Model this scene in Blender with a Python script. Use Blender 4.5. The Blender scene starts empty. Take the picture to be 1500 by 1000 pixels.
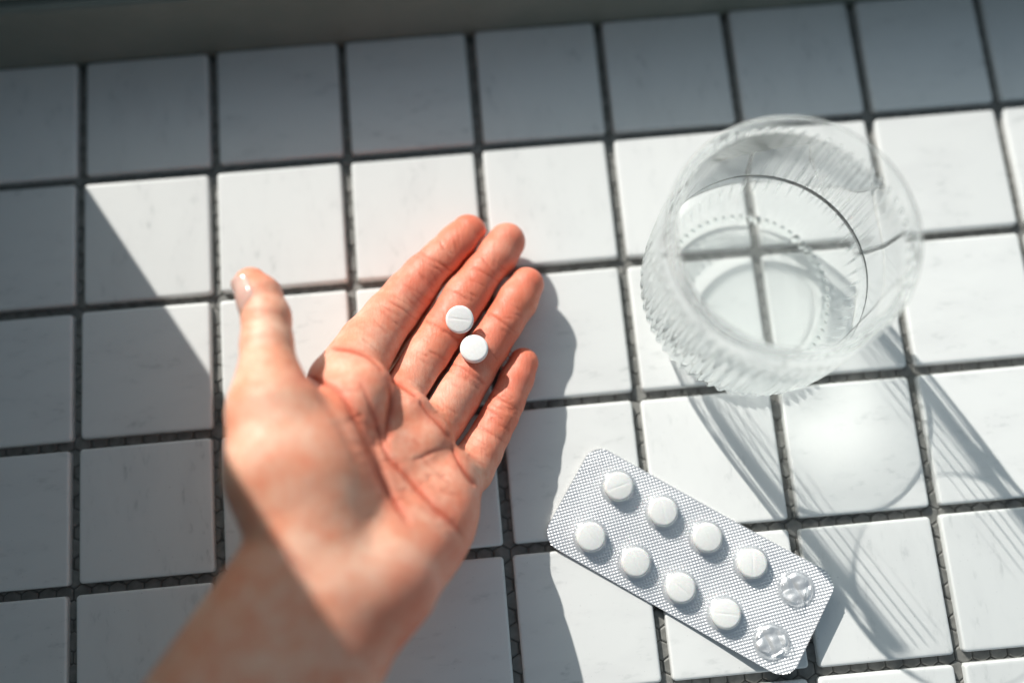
import bpy, bmesh, math, random
import numpy as np
from mathutils import Vector, Matrix

random.seed(7); np.random.seed(7)
MM = 0.001
sc = bpy.context.scene

# ------------------------------------------------------------------ camera
# fitted to the joints of the tiles (50 mm pitch); world: X along the tile rows, Y away, Z up, tile tops at z = 0
CAM_R = np.array([[0.9959121663735732, -0.09022016423897543, 0.004390766879214407],
                  [-0.08687456558102423, -0.9700258006044293, -0.22694218650757042],
                  [0.024733918496745052, 0.2256330386411105, -0.9738983340931275]])
CAM_C = np.array([196.46087, -162.14393, 370.24511])
CAM_F = 1535.95874

def unproj(u, v, z=0.0):
    """point (mm) at height z seen at photograph pixel u, v"""
    d = CAM_R.T @ np.array([(u - 750) / CAM_F, (v - 500) / CAM_F, 1.0])
    return CAM_C + d * (z - CAM_C[2]) / d[2]

def depth_at(p):
    return (np.asarray(p) - CAM_C) @ CAM_R[2]

def project(P):
    q = (P - CAM_C) @ CAM_R.T
    return CAM_F * q[:, :2] / q[:, 2:] + np.array([750.0, 500.0])

cd = bpy.data.cameras.new('camera'); cam = bpy.data.objects.new('camera', cd)
sc.collection.objects.link(cam); sc.camera = cam
m = Matrix.Identity(4)
for r in range(3):
    m[r][0] = CAM_R[0][r]; m[r][1] = -CAM_R[1][r]; m[r][2] = -CAM_R[2][r]; m[r][3] = CAM_C[r] * MM
cam.matrix_world = m
cd.sensor_width = 36.0; cd.lens = CAM_F / 1500 * 36
cd.clip_start = 0.01; cd.clip_end = 50
cd.dof.use_dof = True; cd.dof.focus_distance = 0.356; cd.dof.aperture_fstop = 1.9
cd.dof.aperture_blades = 9

# ------------------------------------------------------------------ light
SUN_EL = math.radians(32.0)
SUN_DIR = np.array([0.505, -0.863])          # the way light travels across the tiles
SUN_DIR = SUN_DIR / np.linalg.norm(SUN_DIR)
w = bpy.data.worlds.new('World'); sc.world = w; w.use_nodes = True
nt = w.node_tree; bg = nt.nodes['Background']
sky = nt.nodes.new('ShaderNodeTexSky'); sky.sky_type = 'NISHITA'; sky.sun_disc = False
sky.sun_elevation = SUN_EL; sky.sun_rotation = math.atan2(-SUN_DIR[0], -SUN_DIR[1])
sky.dust_density = 2.0; sky.air_density = 1.0
hs = nt.nodes.new('ShaderNodeHueSaturation'); hs.inputs['Saturation'].default_value = 0.5
nt.links.new(sky.outputs['Color'], hs.inputs['Color']); tn = nt.nodes.new('ShaderNodeMix'); tn.data_type = 'RGBA'; tn.blend_type = 'MULTIPLY'; tn.inputs[0].default_value = 1.0; tn.inputs[7].default_value = (0.89, 1.03, 1.02, 1)
nt.links.new(hs.outputs['Color'], tn.inputs[6]); nt.links.new(tn.outputs[2], bg.inputs['Color'])
bg.inputs['Strength'].default_value = 0.088
sl = bpy.data.lights.new('sun', 'SUN'); sun = bpy.data.objects.new('sun', sl); sc.collection.objects.link(sun)
sl.energy = 4.4; sl.angle = math.radians(0.55); sl.color = (1.0, 0.975, 0.92)
ld = Vector((SUN_DIR[0] * math.cos(SUN_EL), SUN_DIR[1] * math.cos(SUN_EL), -math.sin(SUN_EL)))
sun.rotation_euler = ld.to_track_quat('-Z', 'Y').to_euler()
vs = sc.view_settings
vs.view_transform = 'Standard'; vs.look = 'None'; vs.exposure = 0.24; vs.gamma = 1.0; vs.use_curve_mapping = False
cy = sc.cycles
cy.use_denoising = True; cy.max_bounces = 18; cy.transmission_bounces = 16; cy.glossy_bounces = 8
cy.transparent_max_bounces = 24; cy.diffuse_bounces = 5
cy.caustics_refractive = True; cy.caustics_reflective = True; cy.blur_glossy = 0.3
cy.sample_clamp_indirect = 8.0

# ------------------------------------------------------------------ helpers
def link(o, parent=None):
    sc.collection.objects.link(o)
    if parent is not None:
        o.parent = parent
    return o

def mesh_obj(name, verts, faces, mat, parent=None, smooth=True, scale=MM):
    me = bpy.data.meshes.new(name)
    v = np.asarray(verts, dtype=float) * scale
    me.from_pydata(v.tolist(), [], [tuple(int(i) for i in f) for f in faces])
    if smooth:
        me.polygons.foreach_set('use_smooth', [True] * len(me.polygons))
    if mat is not None:
        me.materials.append(mat)
    me.update()
    return link(bpy.data.objects.new(name, me), parent)

def empty(name, loc, parent=None):
    o = bpy.data.objects.new(name, None); o.location = [c * MM for c in loc]; o.empty_display_size = 0.01
    return link(o, parent)

def tag(o, label=None, category=None, group=None, kind=None):
    if label: o['label'] = label
    if category: o['category'] = category
    if group: o['group'] = group
    if kind: o['kind'] = kind
    return o

class NT:
    """small node-tree builder"""
    def __init__(s, name):
        s.mat = bpy.data.materials.new(name); s.mat.use_nodes = True
        s.t = s.mat.node_tree; s.b = s.t.nodes['Principled BSDF']; s.out = s.t.nodes['Material Output']
    def n(s, typ, **kw):
        nd = s.t.nodes.new(typ)
        for k, v in kw.items():
            if k in nd.inputs.keys(): nd.inputs[k].default_value = v
            else: setattr(nd, k, v)
        return nd
    def l(s, a, b): s.t.links.new(a, b)
    def ramp(s, fac, stops):
        r = s.n('ShaderNodeValToRGB'); e = r.color_ramp.elements
        while len(e) < len(stops): e.new(0.5)
        for k, (p, c) in enumerate(stops):
            e[k].position = p; e[k].color = c if len(c) == 4 else (*c, 1)
        s.l(fac, r.inputs['Fac']); return r.outputs['Color']
    def mix(s, fac, a, b, typ='MIX'):
        x = s.n('ShaderNodeMix', data_type='RGBA', blend_type=typ)
        for i, v in ((0, fac), (6, a), (7, b)):
            if hasattr(v, 'links'): s.l(v, x.inputs[i])
            else: x.inputs[i].default_value = v if i == 0 else (*v, 1)
        return x.outputs[2]
    def noise(s, vec, scale, detail=3, rough=0.5):
        n = s.n('ShaderNodeTexNoise', Scale=scale, Detail=detail, Roughness=rough)
        s.l(vec, n.inputs['Vector']); return n.outputs['Fac']
    def math(s, op, a, b=0.0):
        x = s.n('ShaderNodeMath', operation=op)
        for i, v in ((0, a), (1, b)):
            if hasattr(v, 'links'): s.l(v, x.inputs[i])
            else: x.inputs[i].default_value = v
        return x.outputs[0]
    def bump(s, h, strength, dist, prev=None):
        b = s.n('ShaderNodeBump', Strength=strength, Distance=dist)
        s.l(h, b.inputs['Height'])
        if prev is not None: s.l(prev, b.inputs['Normal'])
        return b.outputs['Normal']

# ------------------------------------------------------------------ materials
def mat_tile():
    s = NT('glazed_white_tile')
    tc = s.n('ShaderNodeTexCoord'); oi = s.n('ShaderNodeObjectInfo')
    off = s.n('ShaderNodeVectorMath', operation='SCALE'); cmb = s.n('ShaderNodeCombineXYZ')
    s.l(oi.outputs['Random'], cmb.inputs[0]); s.l(oi.outputs['Random'], cmb.inputs[1])
    s.l(cmb.outputs[0], off.inputs[0]); off.inputs['Scale'].default_value = 37.0
    add = s.n('ShaderNodeVectorMath', operation='ADD')
    s.l(tc.outputs['Object'], add.inputs[0]); s.l(off.outputs[0], add.inputs[1])
    mp = s.n('ShaderNodeMapping'); mp.inputs['Rotation'].default_value = (0, 0, math.radians(48))
    mp.inputs['Scale'].default_value = (1.0, 0.42, 1.0); s.l(add.outputs[0], mp.inputs['Vector'])
    fleck = s.ramp(s.noise(mp.outputs[0], 330, 4, 0.6), [(0.55, (0, 0, 0)), (0.72, (1, 1, 1))])
    cloud = s.ramp(s.noise(mp.outputs[0], 90, 3, 0.5), [(0.46, (0, 0, 0)), (0.75, (1, 1, 1))])
    fl = s.math('MULTIPLY', fleck, cloud)
    speck = s.ramp(s.noise(add.outputs[0], 1500, 0, 0.5), [(0.83, (0, 0, 0)), (0.86, (1, 1, 1))])
    base = s.mix(cloud, (0.755, 0.758, 0.742), (0.71, 0.712, 0.70))
    c = s.mix(s.math('MULTIPLY', fl, 0.8), base, (0.38, 0.40, 0.39))
    c = s.mix(s.math('MULTIPLY', speck, 0.35), c, (0.25, 0.25, 0.25))
    hv = s.n('ShaderNodeHueSaturation'); s.l(c, hv.inputs['Color'])
    s.l(s.math('ADD', s.math('MULTIPLY', oi.outputs['Random'], 0.08), 0.945), hv.inputs['Value'])
    s.l(hv.outputs[0], s.b.inputs['Base Color'])
    s.l(s.ramp(cloud, [(0, (0.34,) * 3), (1, (0.42,) * 3)]), s.b.inputs['Roughness'])
    s.b.inputs['Specular IOR Level'].default_value = 0.45
    s.l(s.bump(s.noise(add.outputs[0], 260, 3), 0.12, 0.0004), s.b.inputs['Normal'])
    return s.mat

def mat_bed():
    s = NT('grey_adhesive_bed')
    tc = s.n('ShaderNodeTexCoord')
    n1 = s.noise(tc.outputs['Object'], 160, 4, 0.6)
    s.l(s.ramp(n1, [(0.3, (0.08, 0.08, 0.075)), (0.7, (0.14, 0.135, 0.125))]), s.b.inputs['Base Color'])
    s.b.inputs['Roughness'].default_value = 0.85
    s.l(s.bump(s.noise(tc.outputs['Object'], 700, 3), 0.5, 0.0006), s.b.inputs['Normal'])
    return s.mat

def mat_net():
    s = NT('mesh_backing_thread')
    tc = s.n('ShaderNodeTexCoord')
    s.l(s.ramp(s.noise(tc.outputs['Object'], 300, 2), [(0.3, (0.13, 0.13, 0.12)), (0.7, (0.22, 0.215, 0.20))]), s.b.inputs['Base Color'])
    s.b.inputs['Roughness'].default_value = 0.6
    return s.mat

def mat_frame():
    s = NT('painted_window_frame')
    tc = s.n('ShaderNodeTexCoord')
    n1 = s.noise(tc.outputs['Object'], 25, 4, 0.6)
    s.l(s.ramp(n1, [(0.3, (0.13, 0.15, 0.13)), (0.7, (0.18, 0.19, 0.165))]), s.b.inputs['Base Color'])
    s.b.inputs['Roughness'].default_value = 0.5
    s.l(s.bump(s.noise(tc.outputs['Object'], 220, 3), 0.2, 0.0006), s.b.inputs['Normal'])
    return s.mat

def mat_skin():
    s = NT('skin')
    tc = s.n('ShaderNodeTexCoord'); at = s.n('ShaderNodeAttribute', attribute_name='skin_tint')
    sep = s.n('ShaderNodeSeparateColor'); s.l(at.outputs['Color'], sep.inputs[0])
    n1 = s.noise(tc.outputs['Object'], 75, 4, 0.6); n2 = s.noise(tc.outputs['Object'], 420, 3, 0.6)
    pale = s.mix(s.ramp(n1, [(0.35, (0, 0, 0)), (0.65, (1, 1, 1))]), (0.84, 0.52, 0.375), (0.80, 0.375, 0.235))
    c = s.mix(sep.outputs[0], pale, (0.68, 0.092, 0.046))
    mott = s.ramp(s.math('ADD', s.math('MULTIPLY', n2, 0.6), s.math('MULTIPLY', n1, 0.4)), [(0.4, (0, 0, 0)), (0.62, (1, 1, 1))])
    c = s.mix(s.math('MULTIPLY', mott, 0.42), c, (0.75, 0.175, 0.09))
    c = s.mix(s.math('MULTIPLY', sep.outputs[1], 0.8), c, (0.50, 0.085, 0.04))
    s.l(c, s.b.inputs['Base Color'])
    s.b.inputs['Subsurface Weight'].default_value = 0.25
    s.b.inputs['Subsurface Radius'].default_value = (1.0, 0.32, 0.18)
    s.b.inputs['Subsurface Scale'].default_value = 0.0022
    s.l(s.ramp(n2, [(0.3, (0.38,) * 3), (0.7, (0.52,) * 3)]), s.b.inputs['Roughness'])
    s.b.inputs['Specular IOR Level'].default_value = 0.33
    vo = s.n('ShaderNodeTexVoronoi', Scale=1150.0, feature='DISTANCE_TO_EDGE'); s.l(tc.outputs['Object'], vo.inputs['Vector'])
    nb = s.bump(s.math('MINIMUM', vo.outputs['Distance'], 0.25), 0.35, 0.0003)
    mp = s.n('ShaderNodeMapping'); mp.inputs['Rotation'].default_value = (0, 0, math.radians(38))
    mp.inputs['Scale'].default_value = (3.2, 0.35, 1.0); s.l(tc.outputs['Object'], mp.inputs['Vector'])
    lines = s.noise(mp.outputs[0], 420, 4, 0.65)
    mp2 = s.n('ShaderNodeMapping'); mp2.inputs['Rotation'].default_value = (0, 0, math.radians(-38))
    mp2.inputs['Scale'].default_value = (2.2, 0.4, 1.0); s.l(tc.outputs['Object'], mp2.inputs['Vector'])
    lines2 = s.noise(mp2.outputs[0], 300, 4, 0.65)
    nb = s.bump(lines, 0.26, 0.0008, nb); nb = s.bump(lines2, 0.22, 0.0008, nb)
    s.l(nb, s.b.inputs['Normal'])
    return s.mat

def mat_nail():
    s = NT('finger_nail')
    tc = s.n('ShaderNodeTexCoord')
    s.l(s.ramp(s.noise(tc.outputs['Object'], 120, 2), [(0.3, (0.68, 0.40, 0.33)), (0.7, (0.74, 0.48, 0.41))]), s.b.inputs['Base Color'])
    s.b.inputs['Roughness'].default_value = 0.16; s.b.inputs['Coat Weight'].default_value = 0.6
    s.b.inputs['Coat Roughness'].default_value = 0.08
    s.b.inputs['Subsurface Weight'].default_value = 0.2; s.b.inputs['Subsurface Scale'].default_value = 0.002
    return s.mat

def mat_tablet():
    s = NT('pressed_tablet')
    tc = s.n('ShaderNodeTexCoord')
    n = s.noise(tc.outputs['Object'], 900, 4, 0.7)
    s.l(s.ramp(n, [(0.3, (0.80, 0.79, 0.77)), (0.7, (0.87, 0.865, 0.85))]), s.b.inputs['Base Color'])
    s.b.inputs['Roughness'].default_value = 0.62; s.b.inputs['Specular IOR Level'].default_value = 0.3
    s.b.inputs['Subsurface Weight'].default_value = 0.15; s.b.inputs['Subsurface Scale'].default_value = 0.001
    s.l(s.bump(n, 0.15, 0.0003), s.b.inputs['Normal'])
    return s.mat

def mat_foil():
    s = NT('aluminium_foil')
    tc = s.n('ShaderNodeTexCoord')
    n = s.noise(tc.outputs['Object'], 60, 3, 0.6)
    s.l(s.ramp(n, [(0.3, (0.80, 0.80, 0.82)), (0.7, (0.87, 0.87, 0.88))]), s.b.inputs['Base Color'])
    s.b.inputs['Metallic'].default_value = 0.6
    s.l(s.ramp(n, [(0.3, (0.30,) * 3), (0.7, (0.38,) * 3)]), s.b.inputs['Roughness'])
    s.b.inputs['Coat Weight'].default_value = 0.35; s.b.inputs['Coat Roughness'].default_value = 0.12
    return s.mat

def mat_film():
    """thin clear blister film: light goes straight through, the rest mirrors"""
    s = NT('clear_blister_film')
    tc = s.n('ShaderNodeTexCoord')
    tr = s.n('ShaderNodeBsdfTransparent', Color=(0.965, 0.97, 0.97, 1))
    gl = s.n('ShaderNodeBsdfGlossy', Roughness=0.16)
    nb = s.bump(s.noise(tc.outputs['Object'], 380, 2), 0.45, 0.0006)
    s.l(nb, gl.inputs['Normal'])
    geo = s.n('ShaderNodeNewGeometry'); dt = s.n('ShaderNodeVectorMath', operation='DOT_PRODUCT')
    s.l(geo.outputs['Normal'], dt.inputs[0]); s.l(geo.outputs['Incoming'], dt.inputs[1])
    fr = s.math('ADD', s.math('MULTIPLY', s.math('POWER', s.math('SUBTRACT', 1.0, s.math('ABSOLUTE', dt.outputs['Value'])), 5.0), 0.85), 0.085)
    mx = s.n('ShaderNodeMixShader'); s.l(fr, mx.inputs[0])
    s.l(tr.outputs[0], mx.inputs[1]); s.l(gl.outputs[0], mx.inputs[2])
    s.l(mx.outputs[0], s.out.inputs['Surface'])
    return s.mat

def mat_glass(name, ior, tint, c0, c1, z0, z1, zmin, top=1.0, glare_haze=0.0):
    """clear wall: light that meets it squarely goes straight through, slanting light is bent"""
    s = NT(name)
    g = s.n('ShaderNodeBsdfGlass', IOR=ior, Roughness=0.0, Color=(*tint, 1))
    tr = s.n('ShaderNodeBsdfTransparent', Color=(*tint, 1)); mx = s.n('ShaderNodeMixShader')
    geo = s.n('ShaderNodeNewGeometry'); dt = s.n('ShaderNodeVectorMath', operation='DOT_PRODUCT')
    s.l(geo.outputs['Normal'], dt.inputs[0]); s.l(geo.outputs['Incoming'], dt.inputs[1])
    c = s.math('ABSOLUTE', dt.outputs['Value'])
    m1 = s.n('ShaderNodeMapRange', interpolation_type='SMOOTHSTEP'); s.l(c, m1.inputs[0])
    m1.inputs[1].default_value = c0; m1.inputs[2].default_value = c1; m1.inputs[3].default_value = 0.0; m1.inputs[4].default_value = top
    tc = s.n('ShaderNodeTexCoord'); sp = s.n('ShaderNodeSeparateXYZ'); s.l(tc.outputs['Object'], sp.inputs[0])
    m2 = s.n('ShaderNodeMapRange', interpolation_type='SMOOTHSTEP'); s.l(sp.outputs['Z'], m2.inputs[0])
    m2.inputs[1].default_value = z0 * MM; m2.inputs[2].default_value = z1 * MM; m2.inputs[3].default_value = zmin; m2.inputs[4].default_value = 1.0
    s.l(s.math('MULTIPLY', m1.outputs[0], m2.outputs[0]), mx.inputs[0])
    s.l(g.outputs[0], mx.inputs[1]); s.l(tr.outputs[0], mx.inputs[2])
    if glare_haze:                                     # white scatter mixed into the glass to stand for veiling glare
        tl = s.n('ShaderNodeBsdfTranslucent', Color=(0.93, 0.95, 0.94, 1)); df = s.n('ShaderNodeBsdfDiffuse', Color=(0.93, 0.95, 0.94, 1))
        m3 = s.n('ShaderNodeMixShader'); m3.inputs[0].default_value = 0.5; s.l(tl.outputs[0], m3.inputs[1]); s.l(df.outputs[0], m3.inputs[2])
        m4 = s.n('ShaderNodeMixShader'); m4.inputs[0].default_value = glare_haze; s.l(mx.outputs[0], m4.inputs[1]); s.l(m3.outputs[0], m4.inputs[2])
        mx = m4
    s.l(mx.outputs[0], s.out.inputs['Surface'])
    return s.mat

# ------------------------------------------------------------------ the tiled sill
PITCH, SHEAR, TILE = 50.0, -0.717, 46.5
I0, I1, J0, J1 = -3, 11, -1, 7                 # tile columns and rows (row -1 touches the window frame)
bed_m, net_m, tile_m = mat_bed(), mat_net(), mat_tile()

def box(x0, x1, y0, y1, z0, z1):
    v = [(x0, y0, z0), (x1, y0, z0), (x1, y1, z0), (x0, y1, z0), (x0, y0, z1), (x1, y0, z1), (x1, y1, z1), (x0, y1, z1)]
    f = [(0, 3, 2, 1), (4, 5, 6, 7), (0, 1, 5, 4), (1, 2, 6, 5), (2, 3, 7, 6), (3, 0, 4, 7)]
    return v, f

v, f = box(I0 * PITCH - 2, I1 * PITCH + 2, -J1 * PITCH - 2, 47.6, -22, -3.7)
sill = mesh_obj('tiled_sill', v, f, bed_m, smooth=False)
tag(sill, 'window sill bed of grey adhesive under the white square tiles', None, kind='structure')

def rounded_square(h, r, n=4):
    pts = []
    for k, (sx, sy) in enumerate(((1, 1), (-1, 1), (-1, -1), (1, -1))):
        for q in range(n + 1):
            a = math.pi / 2 * (k + q / n)
            pts.append((sx * (h - r) + r * math.cos(a), sy * (h - r) + r * math.sin(a)))
    return pts

def tile_mesh():
    H = TILE / 2
    rings = [(0.0, -3.9), (0.0, -1.0), (0.08, -0.60), (0.25, -0.28), (0.52, -0.09), (0.9, -0.015), (1.6, 0.0)]
    v, f = [], []
    for ins, z in rings:
        for x, y in rounded_square(H - ins, max(1.3 - ins * 0.3, 0.5)):
            v.append((x, y, z))
    n = len(v) // len(rings)
    for k in range(len(rings) - 1):
        for q in range(n):
            f.append((k * n + q, k * n + (q + 1) % n, (k + 1) * n + (q + 1) % n, (k + 1) * n + q))
    f.append(tuple((len(rings) - 1) * n + q for q in range(n)))
    return v, f

v, f = tile_mesh()
t0 = mesh_obj('tile', v, f, tile_m, sill)
tiles = []
for j in range(J0, J1):
    for i in range(I0, I1):
        o = t0 if not tiles else link(t0.copy(), sill)
        jj = j + 0.5
        x = (i + 0.5) * PITCH + SHEAR * jj + random.uniform(-0.22, 0.22)
        y = -jj * PITCH + random.uniform(-0.22, 0.22)
        o.location = (x * MM, y * MM, random.uniform(-0.12, 0.0) * MM)
        o.rotation_euler = (math.radians(random.uniform(-0.25, 0.25)), math.radians(random.uniform(-0.25, 0.25)), math.radians(random.choice((0, 90, 180, 270)) + random.uniform(-0.25, 0.25)))
        tiles.append(o)

def net_mesh():
    """flat hexagonal cells of the mosaic backing, only where the joints show them"""
    R = 3.5; v, f = [], []
    dx, dy = R * math.sqrt(3), R * 1.5
    for a in range(int((I1 - I0) * PITCH / dx) + 1):
        for b in range(int((J1 - J0) * PITCH / dy) + 1):
            cx = I0 * PITCH + a * dx + (dx / 2 if b % 2 else 0); cyy = 48 - b * dy
            jj = -cyy / PITCH; xi = (cx - SHEAR * jj) / PITCH
            if min(abs(xi - round(xi)), abs(jj - round(jj))) * PITCH > 6.2: continue
            if cyy > 43 or cyy < -J1 * PITCH + 4 or cx < I0 * PITCH + 4 or cx > I1 * PITCH - 4: continue
            zt = -2.9 + random.uniform(-0.12, 0.12); s = len(v); tx, ty = random.uniform(-.05, .05), random.uniform(-.05, .05)
            for rr, z in ((R * 0.97, -3.8), (R * 0.95, -0.28 + zt), (R * 0.80, zt)):
                for k in range(6):
                    t = math.radians(30 + 60 * k); x, y = rr * math.cos(t), rr * math.sin(t)
                    v.append((cx + x, cyy + y, z + x * tx + y * ty))
            for r in range(2):
                for k in range(6): f.append((s + r * 6 + k, s + r * 6 + (k + 1) % 6, s + r * 6 + 6 + (k + 1) % 6, s + r * 6 + 6 + k))
            f.append(tuple(s + 12 + k for k in range(6)))
    return v, f

v, f = net_mesh()
net = mesh_obj('mesh_backing', v, f, net_m, sill, smooth=False)
net['kind'] = 'stuff'

# ------------------------------------------------------------------ window frame along the far edge
frame_m = mat_frame()
FY = 48.3                                        # front face of the rail
RAIL_H = (FY + 2.6) / 0.863 * math.tan(SUN_EL)   # its shadow ends on the first tile joint
cs = unproj(127, 273, 0); JD = 40.0
# far edge of the jamb, the one that throws the slanting shadow
JX = cs[0] + (cs[1] - (FY + JD)) * 0.505 / 0.863

def bevel_box(name, b, mat, parent, bev=1.5):
    v, f = box(*b)
    bm = bmesh.new()
    vv = [bm.verts.new(p) for p in v]
    for q in f: bm.faces.new([vv[k] for k in q])
    bmesh.ops.bevel(bm, geom=list(bm.edges), offset=bev, segments=3, affect='EDGES', profile=0.5)
    bm.normal_update()
    me = bpy.data.meshes.new(name); bm.to_mesh(me); bm.free()
    me.transform(Matrix.Scale(MM, 4)); me.materials.append(mat)
    me.polygons.foreach_set('use_smooth', [False] * len(me.polygons))
    return link(bpy.data.objects.new(name, me), parent)

win = empty('window_frame', (150, FY + 20, 0))
tag(win, 'dark painted window frame rail along the far edge of the tiles', 'window frame', kind='thing')
def win_part(name, b, bev=1.5):
    x, y = 150, FY + 20
    return bevel_box(name, (b[0] - x, b[1] - x, b[2] - y, b[3] - y, b[4], b[5]), frame_m, win, bev)
win_part('lower_rail', (-260, 640, FY, FY + 70, -22, RAIL_H), 2.0)
win_part('sash_rail', (JX + 0.6, 639, FY + 5, FY + 30, RAIL_H - 0.4, RAIL_H + 3.4), 0.4)
win_part('fill_block_wall', (-75, -20, -360, FY - 0.3, -22, 620), 0.6)  # unseen side wall, added to darken the sky fill on the left tiles
win_part('side_jamb', (-260, JX, FY + 3, FY + JD, RAIL_H - 0.3, 620), 0.6)

# ------------------------------------------------------------------ hand: one continuous skin from a distance field
HC = np.array([140.0, -110.0, 40.0])              # distances are taken about this point, for float32
def U(px, py, z): return unproj(px, py, z)
def UH(px, py, z): return unproj(px, py, z) - HC

def smin(a, b, k):
    h = np.clip(0.5 + 0.5 * (b - a) / k, 0, 1)
    return b * (1 - h) + a * h - k * h * (1 - h)

def cone(P, a, b, ra, rb):
    x, y, z = P[0] - a[0], P[1] - a[1], P[2] - a[2]
    u, v, w_ = (float(q) for q in b - a)
    t = np.clip((x * u + y * v + z * w_) * (1.0 / (u * u + v * v + w_ * w_)), 0, 1)
    x -= t * u; y -= t * v; z -= t * w_
    return np.sqrt(x * x + y * y + z * z) - (ra + (rb - ra) * t)

def ball(P, c, r):
    return np.sqrt((P[0] - c[0]) ** 2 + (P[1] - c[1]) ** 2 + (P[2] - c[2]) ** 2) - r

def ellip(P, c, axes, r):
    k0 = 0.0; k1 = 0.0
    x, y, z = P[0] - c[0], P[1] - c[1], P[2] - c[2]
    for ax, rr in zip(axes, r):
        q = (x * float(ax[0]) + y * float(ax[1]) + z * float(ax[2])) / rr
        k0 = k0 + q * q; k1 = k1 + (q / rr) ** 2
    k0 = np.sqrt(k0)
    return k0 * (k0 - 1) / (np.sqrt(k1) + 1e-9)

def frame_axes(x, up=(0, 0, 1)):
    x = np.array(x, float); x /= np.linalg.norm(x); up = np.array(up, float)
    y = np.cross(up, x); y /= np.linalg.norm(y); z = np.cross(x, y)
    return [x, y, z]

# (pixel x, pixel y, height of the bone line, radius)
FINGERS = {
 'index':  [(686, 341, 10.5, 6.3), (671, 358, 10.8, 7.2), (646, 381, 12.3, 7.0), (622, 404, 13.2, 7.5), (598, 433, 14.5, 8.2), (571, 466, 17.0, 8.9), (540, 506, 22.5, 9.9), (505, 563, 33.0, 11.5)],
 'middle': [(742, 354, 10.5, 6.5), (727, 376, 10.8, 7.1), (708, 399, 12.2, 6.7), (682, 437, 13.2, 7.9), (653, 482, 14.2, 7.8), (626, 522, 16.0, 8.3), (594, 570, 19.5, 8.8), (562, 613, 28.0, 11.0)],
 'ring':   [(771, 417, 10.5, 6.0), (757, 440, 11.0, 7.0), (736, 473, 12.4, 6.9), (714, 508, 13.3, 7.1), (689, 547, 14.3, 7.4), (667, 580, 15.6, 8.0), (641, 617, 18.5, 8.5), (604, 657, 26.0, 11.0)],
 'little': [(767, 531, 9.2, 5.0), (757, 554, 9.8, 5.7), (742, 589, 11.4, 5.8), (731, 611, 12.2, 6.2), (719, 634, 13.0, 6.4), (704, 660, 14.4, 7.2), (686, 687, 17.0, 8.2), (648, 716, 23.5, 10.8)],
}
THUMB = [(368, 417, 50.0, 5.6), (380, 434, 51.0, 7.0), (390, 466, 53.0, 7.6), (391, 505, 55.5, 8.0), (394, 550, 58.0, 9.4), (398, 600, 60.0, 12.2)]
def pts(ch, f=1.0): return [(UH(a, b, z), r * f) for a, b, z, r in ch]
FP = {k: pts(c, 1.05) for k, c in FINGERS.items()}
TP = pts(THUMB)
DORSAL = {k: pts(c) for k, c in {   # backs of the knuckles, thicker than the palm side
 'index': [(602, 430, 10.5, 7.2), (578, 462, 11.0, 8.6), (548, 503, 14.0, 9.8), (512, 560, 22.0, 11.5)],
 'middle': [(655, 480, 10.5, 7.0), (630, 519, 11.0, 8.0), (600, 566, 13.0, 9.0), (566, 610, 20.0, 11.0)],
 'ring': [(691, 545, 10.0, 6.8), (670, 577, 11.0, 7.8), (645, 614, 13.0, 8.5), (606, 655, 19.0, 11.0)]}.items()}
PALM_A = [  # index ray: its mound folds over the rest of the palm
 ((505, 566, 35.5, 11.5), (455, 800, 56.0, 15.0)),
]
PADS_A = [((536, 568, 40.0), 8.0), ((516, 604, 42.5), 8.5)]
PALM_B = [  # the other rays, heel, wrist and forearm as tapered rods (pixel, height, radius) pairs
 ((565, 612, 28.5, 11.0), (485, 830, 55.0, 15.0)),
 ((606, 655, 26.0, 11.0), (512, 850, 54.0, 15.5)),
 ((647, 718, 23.5, 10.8), (564, 850, 51.0, 16.5)),
 ((422, 852, 61.0, 17.0), (242, 1140, 70.0, 19.5)),
 ((508, 892, 53.0, 17.5), (335, 1180, 62.0, 21.0)),
 ((518, 884, 57.0, 15.5), (345, 1180, 65.0, 20.0)),
 ((470, 875, 60.5, 16.5), (300, 1165, 70.0, 20.0)),
 ((452, 872, 50.0, 17.0), (290, 1165, 58.0, 20.0)),
 ((242, 1140, 70.0, 19.5), (20, 1560, 82.0, 24.0)),
 ((335, 1180, 62.0, 21.0), (120, 1610, 76.0, 25.0)),
]
PADS_B = [((600, 603, 32.0), 7.0), ((628, 645, 31.0), 7.5), ((662, 690, 27.5), 7.0)]
def rods(L): return [(UH(*a[:3]), UH(*b[:3]), a[3], b[3]) for a, b in L]
PA, PB = rods(PALM_A), rods(PALM_B); PP = PA + PB
PADS_A = [(UH(*c), r) for c, r in PADS_A]; PADS_B = [(UH(*c), r) for c, r in PADS_B]
THEN = rods([  # thenar mass
 ((398, 600, 60.0, 12.2), (408, 690, 61.5, 14.6)),
 ((408, 690, 61.5, 14.6), (440, 800, 62.0, 14.5)),
 ((412, 700, 50.0, 14.0), (450, 800, 50.0, 15.0)),
 ((458, 715, 58.0, 14.5), (484, 850, 58.5, 16.0)),
])
th_c = UH(443, 690, 58.5); th_ax = frame_axes(UH(470, 780, 60) - UH(425, 600, 57))
t2_c = UH(505, 672, 51.0); t2_ax = frame_axes(UH(545, 770, 55) - UH(478, 590, 47))   # fold between thenar and palm
hy_c = UH(622, 775, 35.0); hy_ax = frame_axes(UH(570, 860, 48) - UH(660, 715, 25))

def chain(P, ch, k=1.3):
    d = None
    for (a, ra), (b, rb) in zip(ch[:-1], ch[1:]):
        e = cone(P, a, b, ra, rb)
        d = e if d is None else smin(d, e, k)
    return d

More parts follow.
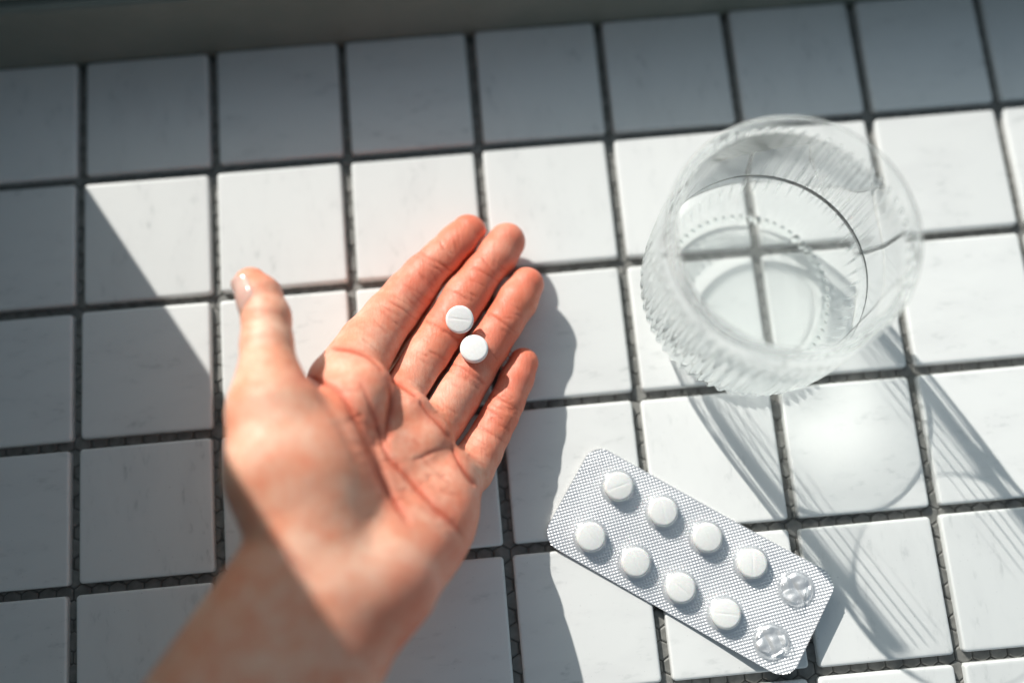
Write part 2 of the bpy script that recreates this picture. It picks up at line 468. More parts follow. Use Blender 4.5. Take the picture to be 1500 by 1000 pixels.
def sdf(P):
    P = [np.ascontiguousarray(c, dtype=np.float32) for c in (np.asarray(P) - HC).T]
    def union(L, k):
        d = None
        for a, b, ra, rb in L:
            e = cone(P, a, b, ra, rb); d = e if d is None else smin(d, e, k)
        return d
    A = union(PA, 7.0)
    for c, r in PADS_A: A = smin(A, ball(P, c, r), 8.0)
    B = union(PB, 7.0)
    for c, r in PADS_B: B = smin(B, ball(P, c, r), 5.0)
    B = smin(B, ellip(P, hy_c, hy_ax, (25, 15, 14)), 7.0)
    th = smin(union(THEN, 7.0), ellip(P, th_c, th_ax, (24, 16.5, 15.5)), 7.0)
    th = smin(th, ellip(P, t2_c, t2_ax, (25, 8.5, 10)), 6.0)
    pal = smin(A, B, 2.2)
    pal = smin(pal, th, 2.5)
    pal = smin(pal, chain(P, TP), 6.0)
    C = {k: chain(P, FP[k]) for k in FP}
    for k in DORSAL: C[k] = smin(C[k], chain(P, DORSAL[k]), 3.0)
    names = list(FP); out = pal
    for i, k in enumerate(names):
        d = C[k]
        for q in (i - 1, i + 1):                 # a slit keeps neighbouring fingers apart
            if 0 <= q < len(names):
                d = np.maximum(d, np.minimum((C[k] - C[names[q]]) * 0.5 + 0.68, pal + 0.4))
        out = np.minimum(out, smin(pal, d, 3.0))
    return out

def surface_nets(lo, hi, h):
    n = np.ceil((hi - lo) / h).astype(int) + 1
    ax = [lo[k] + h * np.arange(n[k]) for k in range(3)]
    st = 4                                   # coarse pass first: only blocks near the skin are evaluated in full
    nb = (n + st - 1) // st
    bc = np.stack(np.meshgrid(*[lo[k] + h * (np.arange(nb[k]) * st + (st - 1) / 2) for k in range(3)], indexing='ij'), -1)
    B = sdf(bc.reshape(-1, 3)).reshape(nb)
    F = np.repeat(np.repeat(np.repeat(B, st, 0), st, 1), st, 2)[:n[0], :n[1], :n[2]].astype(np.float32)
    near = np.repeat(np.repeat(np.repeat(np.abs(B) < h * st * 1.05, st, 0), st, 1), st, 2)[:n[0], :n[1], :n[2]]
    ii = np.argwhere(near)
    F[near] = sdf(lo + h * ii)
    ins = F < 0
    c = [slice(None, -1), slice(1, None)]
    cnt = sum(ins[c[a], c[b], c[d]].astype(np.int8) for a in (0, 1) for b in (0, 1) for d in (0, 1))
    act = (cnt > 0) & (cnt < 8)
    idx = -np.ones(act.shape, int); cells = np.argwhere(act); idx[act] = np.arange(len(cells))
    acc = np.zeros((len(cells), 3)); num = np.zeros(len(cells))
    corners = [(a, b, d) for a in (0, 1) for b in (0, 1) for d in (0, 1)]
    for p in range(8):
        for q in range(p + 1, 8):
            A, B = np.array(corners[p]), np.array(corners[q])
            if np.abs(A - B).sum() != 1: continue
            fa = F[tuple((cells + A).T)]; fb = F[tuple((cells + B).T)]
            mk = (fa < 0) != (fb < 0)
            t = np.where(mk, fa / np.where(mk, fa - fb, 1), 0)
            acc += mk[:, None] * (A + t[:, None] * (B - A)); num += mk
    V = lo + h * (cells + acc / num[:, None])
    faces = []
    for a in range(3):
        b, d = (a + 1) % 3, (a + 2) % 3
        s0 = [slice(None)] * 3; s1 = [slice(None)] * 3
        s0[a] = slice(None, -1); s1[a] = slice(1, None)
        x0, x1 = ins[tuple(s0)], ins[tuple(s1)]
        E = np.argwhere(x0 != x1)
        E = E[(E[:, b] > 0) & (E[:, d] > 0) & (E[:, b] < n[b] - 1) & (E[:, d] < n[d] - 1)]
        eb, ed = np.eye(3, dtype=int)[b], np.eye(3, dtype=int)[d]
        Q = np.stack([idx[tuple((E - eb - ed).T)], idx[tuple((E - ed).T)], idx[tuple(E.T)], idx[tuple((E - eb).T)]], 1)
        fl = x0[tuple(E.T)]
        Q[~fl] = Q[~fl][:, ::-1]
        faces.append(Q)
    return V, np.concatenate(faces)

def grad(P, e=0.15):
    g = np.stack([sdf(P + d) - sdf(P - d) for d in np.eye(3) * e], 1)
    return g / (np.linalg.norm(g, axis=1, keepdims=True) + 1e-9)

def subdivide(V, Q):
    E = np.concatenate([np.sort(np.stack([Q[:, k], Q[:, (k + 1) % 4]], 1), 1) for k in range(4)])
    u, inv = np.unique(E, axis=0, return_inverse=True); inv = inv.reshape(4, -1)
    n0 = len(V); n1 = n0 + len(u)
    W = np.concatenate([V, V[u].mean(1), V[Q].mean(1)])
    fc = n1 + np.arange(len(Q)); e = [n0 + inv[k] for k in range(4)]
    return W, np.concatenate([np.stack([Q[:, k], e[k], fc, e[(k + 3) % 4]], 1) for k in range(4)])

# creases: (polyline in the photograph, depth mm, half width mm, lip mm)
CREASES = [
 ([(446, 549), (468, 558), (497, 571), (519, 608), (538, 650), (558, 701), (580, 736), (599, 765)], 1.5, 1.0, 0.35),
 ([(529, 560), (545, 598), (554, 634), (567, 669), (593, 694), (618, 723), (644, 749), (666, 768), (677, 787)], 1.2, 0.85, 0.3),
 ([(567, 557), (575, 586), (567, 618), (565, 650)], 1.0, 0.8, 0.3),
 ([(487, 510), (516, 512), (545, 525), (561, 545)], 0.9, 0.8, 0.25),
 ([(567, 553), (590, 566), (612, 582)], 1.0, 0.8, 0.25),
 ([(615, 587), (628, 608), (644, 621), (660, 643)], 1.1, 0.8, 0.25),
 ([(660, 652), (676, 685), (697, 712)], 1.1, 0.8, 0.25),
 ([(606, 676), (628, 664), (651, 656)], 0.5, 0.6, 0.15),
 ([(462, 575), (494, 618), (516, 660), (534, 705)], 0.45, 0.8, 0.2),
 ([(505, 590), (528, 620), (545, 660)], 0.45, 0.6, 0.15),
 ([(612, 367), (640, 383), (664, 399)], 0.55, 0.6, 0.15), ([(606, 373), (636, 391), (658, 406)], 0.25, 0.5, 0.1),
 ([(590, 416), (612, 428), (634, 442)], 0.35, 0.5, 0.1), ([(570, 440), (590, 453), (612, 470)], 0.6, 0.6, 0.15), ([(577, 433), (598, 446), (619, 462)], 0.35, 0.5, 0.1),
 ([(690, 391), (712, 401), (735, 416)], 0.55, 0.6, 0.15),
 ([(622, 470), (646, 481), (674, 500)], 0.6, 0.6, 0.15), ([(629, 460), (652, 471), (682, 490)], 0.35, 0.5, 0.1),
 ([(714, 458), (735, 470), (756, 488)], 0.55, 0.6, 0.15),
 ([(660, 532), (684, 543), (710, 562)], 0.6, 0.6, 0.15), ([(654, 541), (680, 553), (702, 570)], 0.35, 0.5, 0.1),
 ([(720, 579), (740, 588), (762, 602)], 0.6, 0.6, 0.15), ([(717, 585), (738, 595), (758, 608)], 0.3, 0.5, 0.1),
 ([(695, 622), (716, 632), (742, 650)], 0.5, 0.6, 0.15),
 ([(352, 458), (380, 452), (424, 466)], 0.22, 0.8, 0.05), ([(352, 470), (385, 466), (426, 476)], 0.18, 0.7, 0.05),
 ([(400, 790), (440, 830), (470, 850)], 0.5, 1.4, 0.2),
]

def fine_lines():
    """many faint skin lines: across the fingers near the joints, and criss-cross on the palm"""
    R = random.Random(5); out = []
    def add(cx, cyy, ang, ln, dp, wd):
        bend = R.uniform(-0.25, 0.25); p = []
        for k in range(4):
            t = k / 3 - 0.5; a = ang + bend * t
            p.append((cx + ln * t * math.cos(a) + R.uniform(-1, 1), cyy + ln * t * math.sin(a) + R.uniform(-1, 1)))
        out.append((p, dp, wd, 0.02))
    for k, ch in FINGERS.items():
        for i in range(1, 6):
            (x0, y0, _, r0), (x1, y1, _, r1) = ch[i], ch[i + 1]
            ang = math.atan2(y1 - y0, x1 - x0)
            for _ in range(3):
                t = R.random(); w_ = R.uniform(-0.45, 0.45) * r0 * 4
                add(x0 + (x1 - x0) * t - math.sin(ang) * w_, y0 + (y1 - y0) * t + math.cos(ang) * w_, ang + math.pi / 2 + R.uniform(-0.3, 0.3), R.uniform(14, 36), R.uniform(0.25, 0.5), 0.5)
    for _ in range(46):
        t, u = R.random(), R.random()
        x = 490 + 150 * t + 35 * u; y = 560 + 110 * t + 130 * u
        add(x, y, R.choice((0.95, 1.05, 0.35, -0.45)) + R.uniform(-0.3, 0.3), R.uniform(18, 60), R.uniform(0.25, 0.55), 0.55)
    return out

def poly_dist(p, line):
    L = np.array(line, float)
    d = np.full(len(p), 1e9); tt = np.zeros(len(p)); n = len(L) - 1
    for k in range(n):
        a, b = L[k], L[k + 1]; ba = b - a
        t = np.clip(((p - a) @ ba) / (ba @ ba), 0, 1)
        e = np.linalg.norm(p - a - t[:, None] * ba, axis=1)
        mk = e < d; d[mk] = e[mk]; tt[mk] = (k + t[mk]) / n
    return d, tt

def smooth_line(line, it=2):
    L = [np.array(p, float) for p in line]
    for _ in range(it):
        M = [L[0]]
        for a, b in zip(L[:-1], L[1:]): M += [a * 0.75 + b * 0.25, a * 0.25 + b * 0.75]
        L = M + [L[-1]]
    return L

def build_hand():
    allp = np.array([p for c in FP.values() for p, r in c] + [p for p, r in TP] + [a for a, b, _, _ in PP] + [b for a, b, _, _ in PP])
    lo, hi = allp.min(0) + HC - 30, allp.max(0) + HC + 30
    lo[2] = 2.0; lo[1] = max(lo[1], -330)
    V, Q = surface_nets(lo, hi, 0.9)
    for _ in range(2):
        V = V - 0.9 * sdf(V)[:, None] * grad(V)
    V, Q = subdivide(V, Q)
    N = grad(V); V = V - sdf(V)[:, None] * N
    N = grad(V)
    uv = project(V); dep = (V - CAM_C) @ CAM_R[2]; pxmm = CAM_F / dep
    vd = CAM_C - V; vd /= np.linalg.norm(vd, axis=1, keepdims=True)
    face = np.clip((np.einsum('ij,ij->i', N, vd) + 0.15) / 0.4, 0, 1)
    disp = np.zeros(len(V)); cre = np.zeros(len(V))
    for line, dp, wd, lip in CREASES + fine_lines():
        L = smooth_line(line); La = np.array(L); mrg = 5.0 * wd * 6.0
        sel = np.where((uv[:, 0] > La[:, 0].min() - mrg) & (uv[:, 0] < La[:, 0].max() + mrg) & (uv[:, 1] > La[:, 1].min() - mrg) & (uv[:, 1] < La[:, 1].max() + mrg) & (face > 0))[0]
        d, t = poly_dist(uv[sel], L); d = d / pxmm[sel]; fc = face[sel]
        fade = np.clip(np.minimum(t, 1 - t) / 0.15, 0, 1) * 0.75 + 0.25
        if dp < 0.75: fade = fade * (0.7 + 0.3 * np.sin(t * 8 + line[0][0]))
        d = np.abs(d + 0.2 * np.sin(t * 6 + line[0][0]))
        disp[sel] += fade * fc * (-0.55 * dp * np.exp(-(d / (0.72 * wd)) ** 2) + 0.45 * lip * np.exp(-((d - 2.6 * wd) / (1.6 * wd)) ** 2))
        cre[sel] = np.maximum(cre[sel], fade * fc * min(1, dp / 0.8) * np.exp(-(d / (wd * 0.8)) ** 2))
    # soft unevenness of flesh
    ph = V * 0.19
    disp += 0.06 * (np.sin(ph[:, 0] * 1.7 + 1.3 * np.sin(ph[:, 1] * 1.1)) * np.cos(ph[:, 1] * 1.9 + ph[:, 2]))
    V = V + disp[:, None] * N
    # redness: fingers and pads redder, thenar and wrist paler
    red = np.zeros(len(V))
    for k, ch in FP.items():
        Pl = [c.astype(np.float32) for c in (V - HC).T]
        red = np.maximum(red, np.clip(1 - (chain(Pl, ch[:5]) + 0.3) / 7.0, 0, 1) * 0.72)
        red = np.maximum(red, np.clip(1 - (chain(Pl, ch[4:7]) + 0.3) / 7.0, 0, 1) * 0.45)
        dt = np.linalg.norm(V - HC - ch[0][0], axis=1); red = np.maximum(red, np.clip(1.05 - dt / 18, 0, 1))
    for line, dp, wd, lip in CREASES[:7]:
        d, t = poly_dist(uv, line); red = np.maximum(red, face * 0.52 * np.exp(-(d / pxmm / 4.5) ** 2))
    pc, _ = poly_dist(uv, [(520, 590), (600, 660), (640, 730)]); red = np.maximum(red, 0.3 * np.exp(-(pc / pxmm / 14) ** 2) * face)
    ul, _ = poly_dist(uv, [(700, 730), (680, 790), (640, 850), (590, 940)])
    red = np.maximum(red, 0.5 * np.exp(-(ul / pxmm / 14) ** 2))
    red = np.maximum(red, 0.4 * np.clip(1.2 - np.linalg.norm(V - HC - TP[0][0], axis=1) / 18, 0, 1))
    red = red * (0.82 + 0.18 * np.sin(V[:, 0] * 0.31 + 2 * np.sin(V[:, 1] * 0.17)) * np.sin(V[:, 1] * 0.27 + 1.3))
    me = bpy.data.meshes.new('hand')
    origin = U(560, 680, 0); origin[2] = 0
    me.vertices.add(len(V)); me.vertices.foreach_set('co', ((V - origin) * MM).ravel())
    me.loops.add(Q.size); me.loops.foreach_set('vertex_index', Q.ravel().astype(np.int32))
    me.polygons.add(len(Q)); me.polygons.foreach_set('loop_start', np.arange(0, Q.size, 4, dtype=np.int32))
    me.polygons.foreach_set('loop_total', np.full(len(Q), 4, dtype=np.int32))
    me.update(calc_edges=True); me.validate()
    me.polygons.foreach_set('use_smooth', [True] * len(me.polygons))
    at = me.color_attributes.new('skin_tint', 'FLOAT_COLOR', 'POINT')
    at.data.foreach_set('color', np.stack([red, cre, 0 * red, 0 * red + 1], 1).astype(np.float32).ravel())
    me.materials.append(mat_skin())
    o = link(bpy.data.objects.new('hand', me)); o.location = [c * MM for c in origin]
    return o, origin

hand, HO = build_hand()
tag(hand, 'open bare hand, palm up, reaching in from below with two tablets on its fingers', 'hand')

def march(o, d, t0=0.0, tmax=60.0):
    """distance along the ray to the skin"""
    t = t0
    for _ in range(80):
        s = sdf((o + d * t)[None])[0]
        t += s * 0.9
        if abs(s) < 0.01 or t > tmax: break
    return t

def build_nail():
    a, b = TP[0][0] + HC, TP[2][0] + HC
    ax = a - b; ax /= np.linalg.norm(ax)
    dors = np.array([-0.90, 0.10, 0.40]); dors -= ax * (dors @ ax); dors /= np.linalg.norm(dors)
    side = np.cross(ax, dors)
    na, nb = 16, 15; v, f = [], []
    for layer in (0, 1):
        for i in range(na):
            s = i / (na - 1); along = -9.0 + 12.2 * s
            for j in range(nb):
                q = j / (nb - 1) * 2 - 1
                al = along + (0.0 if s < 0.5 else -1.6 * q * q * (s - 0.5) * 2) + (1.6 * q * q * (0.5 - s) * 2 if s < 0.5 else 0)
                ang = q * math.radians(62)
                c = a - ax * 1.0 + ax * 0
                dirv = dors * math.cos(ang) + side * math.sin(ang)
                o = c + ax * al
                base = c + ax * min(al, 1.2)
                r = march(base + dirv * 14, -dirv)
                p = base + dirv * (14 - r) + ax * (al - min(al, 1.2))
                edge = max(abs(q), 0)
                off = (0.42 - 0.35 * edge ** 4) * min(1, 0.15 + s * 4) if layer == 0 else -0.5
                v.append(p + dirv * off)
    n = na * nb
    for i in range(na - 1):
        for j in range(nb - 1):
            k = i * nb + j
            f.append((k, k + nb, k + nb + 1, k + 1)); f.append((n + k, n + k + 1, n + k + nb + 1, n + k + nb))
    bd = [i * nb for i in range(na)] + [(na - 1) * nb + j for j in range(1, nb)] + [i * nb + nb - 1 for i in range(na - 2, -1, -1)] + list(range(nb - 2, 0, -1))
    for p, q in zip(bd, bd[1:] + bd[:1]): f.append((q, p, n + p, n + q))
    return mesh_obj('thumb_nail', np.array(v) - HO, f, mat_nail(), hand)
nail = build_nail()
tag(nail, 'glossy pink thumb nail seen from its side')

# ------------------------------------------------------------------ tablets
tablet_m = mat_tablet()
def tablet_mesh(name, R, T, dome, score=True):
    """round tablet with bevelled rim, slightly domed faces and a pressed break line"""
    nr, na = 14, 48
    prof = [(R - 0.55 - (R - 0.55) * k / (nr - 1), 0) for k in range(nr)]
    v, f = [], []
    def zt(x, y):
        r = math.hypot(x, y)
        z = T / 2 - 0.28 + dome * (1 - (r / R) ** 2)
        if score:
            z -= 0.085 * max(0, 1 - abs(x) / 0.5) * min(1, max(0, (R - 0.5 - r) / 0.4))
        return z
    rings = [(R - 0.45, -T / 2 + 0.0), (R - 0.12, -T / 2 + 0.12), (R, -T / 2 + 0.45), (R, T / 2 - 0.75), (R - 0.10, T / 2 - 0.45), (R - 0.42, T / 2 - 0.30)]
    for r, z in rings:
        for a in range(na): v.append((r * math.cos(2 * math.pi * a / na), r * math.sin(2 * math.pi * a / na), z))
    for r, _ in prof:
        for a in range(na):
            x, y = r * math.cos(2 * math.pi * a / na), r * math.sin(2 * math.pi * a / na)
            v.append((x, y, zt(x, y)))
    n = len(rings) + len(prof)
    for k in range(n - 1):
        for a in range(na):
            f.append((k * na + a, k * na + (a + 1) % na, (k + 1) * na + (a + 1) % na, (k + 1) * na + a))
    f.append(tuple(range(na - 1, -1, -1)))
    return v, f

def orient(o, p, normal, spin):
    z = Vector(normal).normalized(); x = Vector((math.cos(spin), math.sin(spin), 0)); x = (x - z * x.dot(z)).normalized()
    y = z.cross(x); mt = Matrix((x, y, z)).transposed().to_4x4(); mt.translation = Vector([c * MM for c in p])
    o.matrix_world = mt

TR, TT = 4.75, 3.1
for px, py, tilt, spin, lab, score in ((673.5, 468, (0.0, -0.16, 1.0), 1.38, 'white scored tablet lying on the middle finger of the open hand', True),
                                (694.5, 511, (0.05, 0.02, 1.0), 0.4, 'plain white tablet lying on the ring finger of the open hand', False)):
    v, f = tablet_mesh('tablet', TR, TT, 0.28, score)
    o = mesh_obj('tablet', v, f, tablet_m)
    g = np.array(tilt); g /= np.linalg.norm(g)
    # lower it along its own axis until it touches the skin
    lowc = None
    best = 60.0
    ax = frame_axes(g, (0, 1, 0.01))
    for z in np.arange(60, 20, -0.1):
        c = U(px, py, z)
        ring = np.array([c - g * TT / 2] + [c - g * TT / 2 + (TR - 0.4) * (ax[1] * math.cos(t) + ax[2] * math.sin(t)) for t in np.linspace(0, 6.2, 16)])
        if sdf(ring).min() < -0.25:
            break
        best = z
    orient(o, U(px, py, best), g, spin)
    tag(o, lab, 'tablet', 'loose tablets on the hand')

# ------------------------------------------------------------------ blister pack
foil_m, film_m = mat_foil(), mat_film()
BA, BB = U(870, 657, 1.0), U(797, 784, 1.0)      # left corners
LEN, WID, CR = 94.8, 38.8, 6.6
bx = U(1220, 850, 4.5) - BA; bx[2] = 0; bx /= np.linalg.norm(bx)
by = np.array([-bx[1], bx[0], 0.0])              # towards the upper row
bo = (BA + BB) / 2 + bx * (LEN / 2 - 0.8); bo[2] = 0
def lift(u):                                      # the pack curls up at its emptied end
    t = np.clip((u + 5) / (LEN / 2 + 5), 0, 1)
    return 0.75 + 4.6 * t ** 2.2 + 0.5 * np.clip(-u / (LEN / 2), 0, 1) ** 2
def bpos(u, v, z): return (u, v, float(lift(u)) + z)
pack = empty('blister_pack', bo)
pack.rotation_euler = (0, 0, math.atan2(bx[1], bx[0]))
tag(pack, 'silver foil blister pack with ten pockets, two of them emptied, lying on the white tiles', 'blister pack')

def inv_local(p):
    d = np.asarray(p) - bo
    return d @ bx, d @ by
PX = [[(907, 712), (972, 749), (1037, 787), (1103, 825), (1169, 862)], [(866, 786), (932, 823), (998, 861), (1064, 899), (1133, 940)]]
POCK = []
for r, row in enumerate(PX):
    for c, (px, py) in enumerate(row):
        uu, vv = inv_local(U(px, py, 4.0 + float(lift((c - 2) * 17.2)) - 0.8))
        POCK.append((r, c, uu, vv))
print('pockets', [(r, c, round(u, 1), round(v, 1)) for r, c, u, v in POCK])

def inside(u, v, m=0.0):
    a, b = np.abs(u) - (LEN / 2 - CR), np.abs(v) - (WID / 2 - CR)
    return np.hypot(np.maximum(a, 0), np.maximum(b, 0)) + np.minimum(np.maximum(a, b), 0) <= CR - m

def foil_top():
    st = 0.21
    us = np.arange(-LEN / 2, LEN / 2 + st / 2, st); vs_ = np.arange(-WID / 2, WID / 2 + st / 2, st)
    Ug, Vg = np.meshgrid(us, vs_, indexing='ij')
    a, b = (Ug + Vg) / math.sqrt(2) / 1.06, (Ug - Vg) / math.sqrt(2) / 1.06
    h = -0.30 * (np.sin(math.pi * a) ** 2 * np.sin(math.pi * b) ** 2) ** 0.8
    for r, c, uu, vv in POCK:
        d = np.hypot(Ug - uu, Vg - vv); h *= np.clip((d - 5.9) / 0.6, 0, 1)
    h += 0.10 * np.sin(Ug * 0.21 + 1) * np.cos(Vg * 0.25)
    for r, c, uu, vv in POCK:                         # foil pushed out and crumpled where tablets are gone
        if c == 4:
            d = np.hypot(Ug - uu, Vg - vv); x, y = Ug - uu, Vg - vv
            cr = np.abs(np.sin(0.45 * x + 0.3 * y + r + 0.8 * np.sin(0.5 * y))) * 0.7 + np.abs(np.sin(0.42 * y - 0.5 * x + 2 * r + 0.6 * np.sin(0.7 * x))) * 0.45 + 0.12 * np.sin(1.7 * x + 1.1 * np.sin(1.3 * y + r))
            h += np.clip((5.3 - d) / 0.6, 0, 1) * (cr * 0.75 - 0.25)
    Z = lift(Ug) + h + 0.18
    V = np.stack([Ug, Vg, Z], -1).reshape(-1, 3); nu, nv = Ug.shape
    I = np.arange(nu * nv).reshape(nu, nv)
    Q = np.stack([I[:-1, :-1], I[1:, :-1], I[1:, 1:], I[:-1, 1:]], -1).reshape(-1, 4)
    cu = V[Q].mean(1); Q = Q[inside(cu[:, 0], cu[:, 1])]
    return V, Q
V, Q = foil_top()
used = np.unique(Q); rm = -np.ones(len(V), int); rm[used] = np.arange(len(used))
mesh_obj('knurled_foil', V[used], rm[Q], foil_m, pack)

def sheet_outline(m, n=10):
    pts_ = []
    for k, (sx, sy) in enumerate(((1, 1), (-1, 1), (-1, -1), (1, -1))):
        for q in range(n + 1):
            a = math.pi / 2 * (k + q / n)
            pts_.append((sx * (LEN / 2 - CR) + (CR - m) * math.cos(a), sy * (WID / 2 - CR) + (CR - m) * math.sin(a)))
        nx_ = ((-1, 1), (-1, -1), (1, -1), (1, 1))[k]
        x0, y0 = pts_[-1]; 
        a2 = math.pi / 2 * (k + 1)
        x1, y1 = nx_[0] * (LEN / 2 - CR) + (CR - m) * math.cos(a2), nx_[1] * (WID / 2 - CR) + (CR - m) * math.sin(a2)
        for q in range(1, 12): pts_.append((x0 + (x1 - x0) * q / 12, y0 + (y1 - y0) * q / 12))
    return pts_
bm = bmesh.new()
ol = sheet_outline(0.0)
low = [bm.verts.new(bpos(u, v, -0.32)) for u, v in ol]; top = [bm.verts.new(bpos(u, v, 0.14)) for u, v in ol]
for k in range(len(ol)): bm.faces.new((low[k], low[(k + 1) % len(ol)], top[(k + 1) % len(ol)], top[k]))
bmesh.ops.triangulate(bm, faces=[bm.faces.new(low[::-1])])
bmesh.ops.recalc_face_normals(bm, faces=bm.faces)
me = bpy.data.meshes.new('foil_backing'); bm.to_mesh(me); bm.free(); me.transform(Matrix.Scale(MM, 4)); me.materials.append(foil_m)
link(bpy.data.objects.new('foil_backing', me), pack)

PR, PH = 5.55, 4.5
def pocket_mesh(crush=None, seed=0):
    na = 40; v, f = [], []
    prof = [(PR + 0.9, 0.26), (PR + 0.25, 0.30), (PR, 0.7), (PR - 0.08, 2.2), (PR - 0.18, 3.3), (PR - 0.42, 3.95), (PR - 0.95, 4.35), (PR - 1.7, PH), (PR * 0.45, PH + 0.08), (PR * 0.2, PH + 0.1)]
    rnd = random.Random(seed)
    ph = [rnd.uniform(0, 6.28) for _ in range(6)]
    for r, z in prof:
        for a in range(na):
            t = 2 * math.pi * a / na; x, y = r * math.cos(t), r * math.sin(t); zz = z
            if crush:
                s = (x * crush[0] + y * crush[1]) / PR          # a side pushed in by the thumb
                k = max(0.0, min(1.0, (z - 0.5) / 3.0))
                dent = max(0.0, min(1.0, (s - crush[2]) / 0.22))
                zz -= k * dent * crush[3] * (0.75 + 0.25 * math.sin(3 * t + ph[0]))
                zz += k * 0.30 * math.sin(5 * t + ph[1] + r) + k * 0.30 * math.sin(2.3 * x + ph[2]) * math.cos(1.9 * y + ph[3])
                x *= 1 + 0.05 * k * math.sin(2 * t + ph[4]); y *= 1 + 0.05 * k * math.sin(3 * t + ph[5])
            v.append((x, y, zz))
    n = len(prof)
    for k in range(n - 1):
        for a in range(na): f.append((k * na + a, k * na + (a + 1) % na, (k + 1) * na + (a + 1) % na, (k + 1) * na + a))
    f.append(tuple((n - 1) * na + a for a in range(na)))
    return v, f

ROWN = ['upper', 'lower']; COLN = ['leftmost', 'second from the left', 'third from the left', 'fourth from the left']
pocket0 = None
for r, c, uu, vv in POCK:
    sl_ = math.atan2(float(lift(uu + 1) - lift(uu - 1)), 2.0)
    if c == 4:
        cr = (0.95, 0.3, 0.05, 2.6) if r == 0 else (0.35, -0.9, 0.15, 2.9)
        v, f = pocket_mesh(cr, 11 + r)
        po = mesh_obj('pocket', v, f, film_m, pack)
        po['label'] = 'crushed clear pocket, emptied of its tablet'
    elif pocket0 is None:
        v, f = pocket_mesh()
        po = pocket0 = mesh_obj('pocket', v, f, film_m, pack)
    else:
        po = link(pocket0.copy(), pack)
    po.location = [q * MM for q in bpos(uu, vv, 0)]; po.rotation_euler = (0, -sl_, 0)

v, f = tablet_mesh('tablet', 5.0, 3.3, 0.42)
tb0 = None
for r, c, uu, vv in POCK:
    if c == 4: continue
    if tb0 is None: o = tb0 = mesh_obj('tablet', v, f, tablet_m)
    else: o = link(tb0.copy())
    p = bo + bx * uu + by * vv; p[2] = float(lift(uu)) + 0.35 + 1.7
    dl = float(lift(uu + 1) - lift(uu - 1)) / 2
    nrm = np.array([0, 0, 1.0]) - bx * dl + np.array([random.uniform(-.03, .03), random.uniform(-.03, .03), 0])
    orient(o, p, nrm, [[-1.3, 0.1, 0.45, -0.1], [0.6, 0.3, 0.8, 1.4]][r][c] + math.pi / 2 * 0)
    tag(o, 'white round tablet in the blister pack, %s in its %s row' % (COLN[c], ROWN[r]), 'tablet', 'tablets sealed in the blister pack')

# ------------------------------------------------------------------ ribbed drinking glass with water
GX, GY = 290.3, -68.7
NRIB = 60
OUT = [(0, 1.2), (20, 1.0), (26.5, 0.6), (28.5, 0.1), (30.2, 0.3), (31.6, 1.3), (33.2, 3.2), (35.2, 6.0), (37.0, 9.4), (38.5, 13.5), (39.5, 18.5), (40.0, 24), (40.1, 30), (40.0, 38), (39.9, 46), (39.7, 53), (39.5, 57), (39.3, 59.5), (39.2, 63), (39.3, 68), (39.4, 73), (39.1, 75.2), (38.4, 76.3)]
INN = [(37.3, 76.4), (36.0, 75.5), (35.3, 73.2), (35.4, 67), (35.9, 58), (36.6, 48), (36.8, 38), (36.8, 30), (36.4, 23), (35.2, 17.5), (33.2, 13.4), (30.4, 10.8), (26.5, 9.4), (20, 8.8), (10, 8.6), (0, 8.5)]
def rib_amp(z):
    return 0.52 * np.clip((z - 1.0) / 3.0, 0, 1) * np.clip((66.0 - z) / 3.0, 0, 1)
def dense(prof, step):
    o = []
    P_ = np.array(prof, float)
    s = np.r_[0, np.cumsum(np.hypot(*np.diff(P_, axis=0).T))]
    n = max(2, int(s[-1] / step))
    t = np.linspace(0, s[-1], n)
    # Catmull-Rom through the profile
    def cr(col):
        y = P_[:, col]; mm_ = np.gradient(y, s)
        k = np.clip(np.searchsorted(s, t, 'right') - 1, 0, len(s) - 2); h = s[k + 1] - s[k]; x = (t - s[k]) / h
        return (2 * x**3 - 3 * x**2 + 1) * y[k] + (x**3 - 2 * x**2 + x) * h * mm_[k] + (-2 * x**3 + 3 * x**2) * y[k + 1] + (x**3 - x**2) * h * mm_[k + 1]
    return np.stack([np.maximum(cr(0), 0), cr(1)], 1)
def lathe(prof, na, amp=None):
    v, f = [], []; th = np.arange(na) * 2 * math.pi / na
    for r, z in prof:
        rr = np.full(na, r)
        if amp is not None:
            rr = r + amp(z) * np.cos(th * NRIB)
        v.append(np.stack([rr * np.cos(th), rr * np.sin(th), np.full(na, z)], 1))
    V = np.concatenate(v); n = len(prof); I = np.arange(n * na).reshape(n, na)
    Q = np.stack([I[:-1], np.roll(I[:-1], -1, 1), np.roll(I[1:], -1, 1), I[1:]], -1).reshape(-1, 4)
    return V, Q
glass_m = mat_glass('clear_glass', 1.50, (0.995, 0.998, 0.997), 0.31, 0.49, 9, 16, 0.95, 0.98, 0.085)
water_m = mat_glass('water', 1.333, (0.995, 1.0, 1.0), 0.2, 0.48, 10, 26, 1.0, 0.97)
cup = empty('drinking_glass', (GX, GY, 0.05)); cup.scale = (0.97, 0.97, 1.0)
tag(cup, 'clear ribbed round drinking glass standing on the tiles behind the blister pack', 'glass')
prof = np.concatenate([dense(OUT, 1.1), dense(INN, 1.5)]); prof[0, 0] = prof[-1, 0] = 0.02
V, Q = lathe(prof, NRIB * 8, lambda z: 0.0)
no = len(dense(OUT, 1.1))
Vo, Qo = lathe(prof[:no], NRIB * 8, rib_amp)
V[:no * NRIB * 8] = Vo
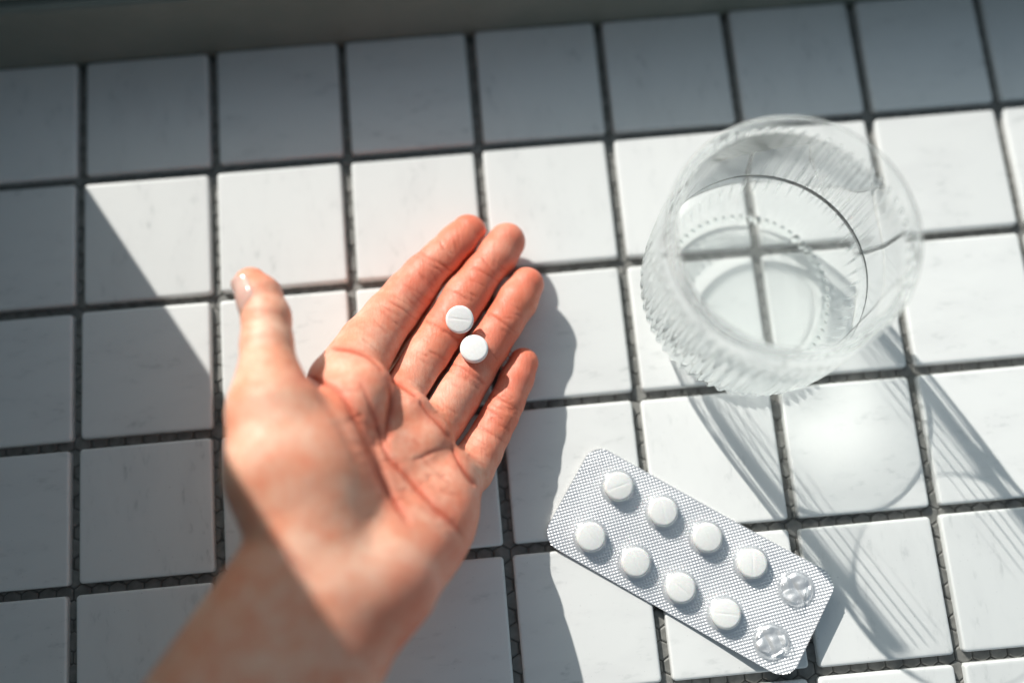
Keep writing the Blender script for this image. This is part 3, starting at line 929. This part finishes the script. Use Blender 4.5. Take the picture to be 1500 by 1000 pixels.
gb = mesh_obj('glass_body', V, Q, glass_m, cup)
WL = 33.0
wp = [(r + 0.12, z - 0.12) for r, z in INN if z < WL - 2][::-1]
wp = [(max(r - 0.12, 0) if r < 1 else r, z) for r, z in wp] + [(36.92, WL + 0.3), (36.4, WL + 0.12), (35.2, WL + 0.03), (33, WL), (20, WL), (0.0, WL)]
wpd = dense(wp[:-6], 1.5).tolist() + wp[-6:]
V, Q = lathe([(max(r, 0.02), z) for r, z in wpd], 160)
# ring of small beads added to stand for the ribs' refracted sparkle
bv, bf = [], []
for k in range(NRIB):
    t = 2 * math.pi * k / NRIB; cx, cyy, czz = 30.8 * math.cos(t), 30.8 * math.sin(t), 5.4
    s0 = len(bv); e1, e2 = np.array([math.cos(t), math.sin(t), 0]), np.array([-math.sin(t), math.cos(t), 0])
    for i in range(1, 6):
        for j in range(8):
            la, lo_ = math.pi * i / 6, 2 * math.pi * j / 8
            p = np.array([cx, cyy, czz]) + e1 * 1.7 * math.sin(la) * math.cos(lo_) + e2 * 1.5 * math.sin(la) * math.sin(lo_) + np.array([0, 0, 2.5 * math.cos(la)])
            bv.append(p)
    top_, bot_ = len(bv), len(bv) + 1; bv += [np.array([cx, cyy, czz + 2.5]), np.array([cx, cyy, czz - 2.5])]
    for i in range(4):
        for j in range(8): bf.append((s0 + i * 8 + j, s0 + i * 8 + 8 + j, s0 + i * 8 + 8 + (j + 1) % 8, s0 + i * 8 + (j + 1) % 8))
    for j in range(8):
        bf.append((top_, s0 + j, s0 + (j + 1) % 8)); bf.append((bot_, s0 + 32 + (j + 1) % 8, s0 + 32 + j))
sparkle_m = mat_glass('sparkle_glass', 1.45, (0.985, 0.995, 0.99), 0.75, 1.0, -2, -1, 1.0, 0.5)
mesh_obj('sparkle_ring', bv, bf, sparkle_m, cup)
wat = mesh_obj('water', V, Q, water_m)
wat.scale = (0.97, 0.97, 1.0); wat.location = [GX * MM, GY * MM, 0.05 * MM]
tag(wat, 'clear water standing in the ribbed drinking glass', 'water')
